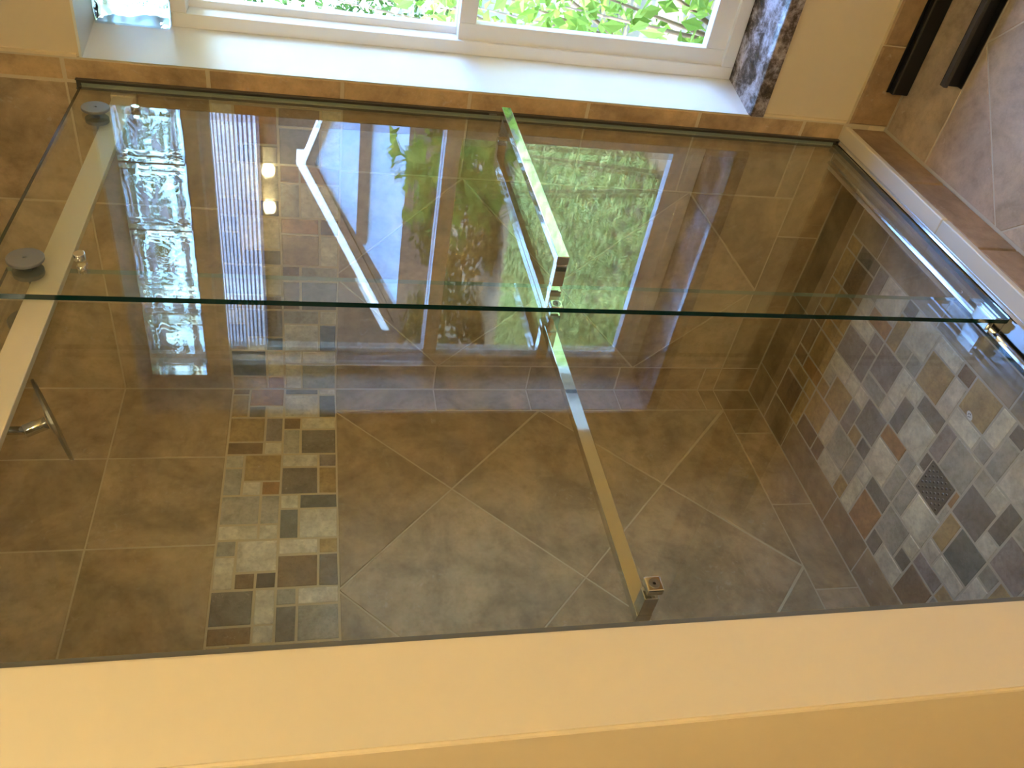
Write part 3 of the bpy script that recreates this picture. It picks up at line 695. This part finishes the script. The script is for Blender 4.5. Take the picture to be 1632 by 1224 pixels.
shrub('tall_tree', (3.2, 7.6, 3.4), (2.2, 1.9, 3.4), 6000, .22, M['leaf2'], 'dense green tree added out of view to block sky from the far reveal', 'tree')  # unseen tree, added to shade the far window reveal from the sky
shrub('tall_tree', (18.0, -9.5, 4.4), (2.6, 2.6, 3.6), 5000, .30, M['leaf2'], 'tall dark tree behind the roof ridge of the brown house', 'tree')
shrub('tall_tree', (18.0, -15.5, 4.0), (2.4, 2.6, 3.2), 5000, .30, M['leaf2'], 'second tall tree at the far gable of the brown house', 'tree')
shrub('tall_tree', (10.5, 4.2, 3.4), (2.0, 2.2, 3.4), 5000, .24, M['leaf2'], 'broad green tree at the end of the garden behind the shrubs', 'tree')
# dry grass under the vines and the lawn: uncountable
n_ = 3500
p = np.stack([rng.uniform(.42, .82, n_), rng.uniform(-1.15, .9, n_), np.zeros(n_)], 1); p[:, 2] = -.28 + .05 * p[:, 0] + rng.uniform(0, .22, n_)
tag(leaves('dry_grass', p, .16, M['straw'], None, .2, .06), 'tangle of dry straw coloured grass below the vines', 'grass', kind='stuff')
n_ = 26000
p = np.stack([rng.uniform(.7, 4.2, n_), rng.uniform(-6, -1.9, n_), np.zeros(n_)], 1); p[:, 2] = [gz(a, b_) + .03 for a, b_ in p[:, :2]]
tag(leaves('lawn_grass', p, .10, M['grass'], None, .3, .16), 'sunlit green lawn sloping away from the window', 'grass', kind='stuff')
bp_ = empty('brick_post', (3.6, 1.5, gz(3.6, 1.5)), 'square red brick post among the shrubs', 'post')
for k in range(22): 
    zz = gz(3.6, 1.5) + k * .085
    box('brick_course', 3.45, 3.75, 1.35, 1.65, zz, zz + .075, M['brick'], bp_, .004)
# neighbouring building: brown wall under a grey shingled roof
nb = empty('neighbour_house', (11.5, -9.0, -.8), 'brown house with a grey shingled roof seen mirrored in the shower glass', 'house')
box('wall', 10.6, 14.0, -14.5, -3.6, -.9, 2.45, M['nb_wall'], nb)
for k in range(16):
    zz = 2.35 + k * .085; xx = 10.2 + k * .19
    box('shingle_row', xx, xx + .26, -14.9, -3.4, zz, zz + .092, M['nb_roof'], nb)
    box('shingle_edge', xx - .012, xx, -14.9, -3.4, zz + .045, zz + .085, M['nb_edge'], nb)
# white-edged gable of a porch with pale blue boards
pg = empty('porch_gable', (8.0, -5.6, -.6), 'pale blue porch gable with brown beams and white roof edge', 'porch')
bm = bmesh.new(); ap = (-5.18, 1.56); pts = [(-8.6, .30), (-3.0, .30), (-3.0, .74), ap, (-8.6, .28)]
pts = [(-7.35, .36), (-3.2, .36), (-3.2, .80), ap]
lo = [bm.verts.new((8.02, y, z)) for y, z in pts]; hi = [bm.verts.new((8.10, y, z)) for y, z in pts]
bm.faces.new(lo); bm.faces.new(hi[::-1])
for i in range(4): bm.faces.new((lo[i], lo[(i + 1) % 4], hi[(i + 1) % 4], hi[i]))
finish(bm, 'gable_board', M['nb_blue'], pg)
box('beam', 7.96, 8.02, -6.35, -3.2, .84, .98, M['nb_wall'], pg)
box('base_wall', 8.02, 8.10, -7.4, -3.2, -.9, .36, M['nb_wall'], pg)
def board(name, y0, z0, y1, z1, th, x0, x1, mat):
    bm = bmesh.new(); q = [(y0, z0), (y1, z1), (y1, z1 + th), (y0, z0 + th)]
    lo = [bm.verts.new((x0, y, z)) for y, z in q]; hi = [bm.verts.new((x1, y, z)) for y, z in q]
    bm.faces.new(lo); bm.faces.new(hi[::-1])
    for i in range(4): bm.faces.new((lo[i], lo[(i + 1) % 4], hi[(i + 1) % 4], hi[i]))
    finish(bm, name, mat, pg)
board('brown_fascia', -5.18, 1.54, -7.6, .38, .10, 7.94, 8.02, M['nb_wall']); board('brown_fascia', -3.0, .74, -5.18, 1.54, .10, 7.94, 8.02, M['nb_wall'])
board('roof_edge', -5.18, 1.65, -7.7, .44, .11, 7.93, 8.3, M['nb_white']); board('roof_edge', -3.0, .85, -5.18, 1.65, .05, 7.93, 8.08, M['nb_white'])
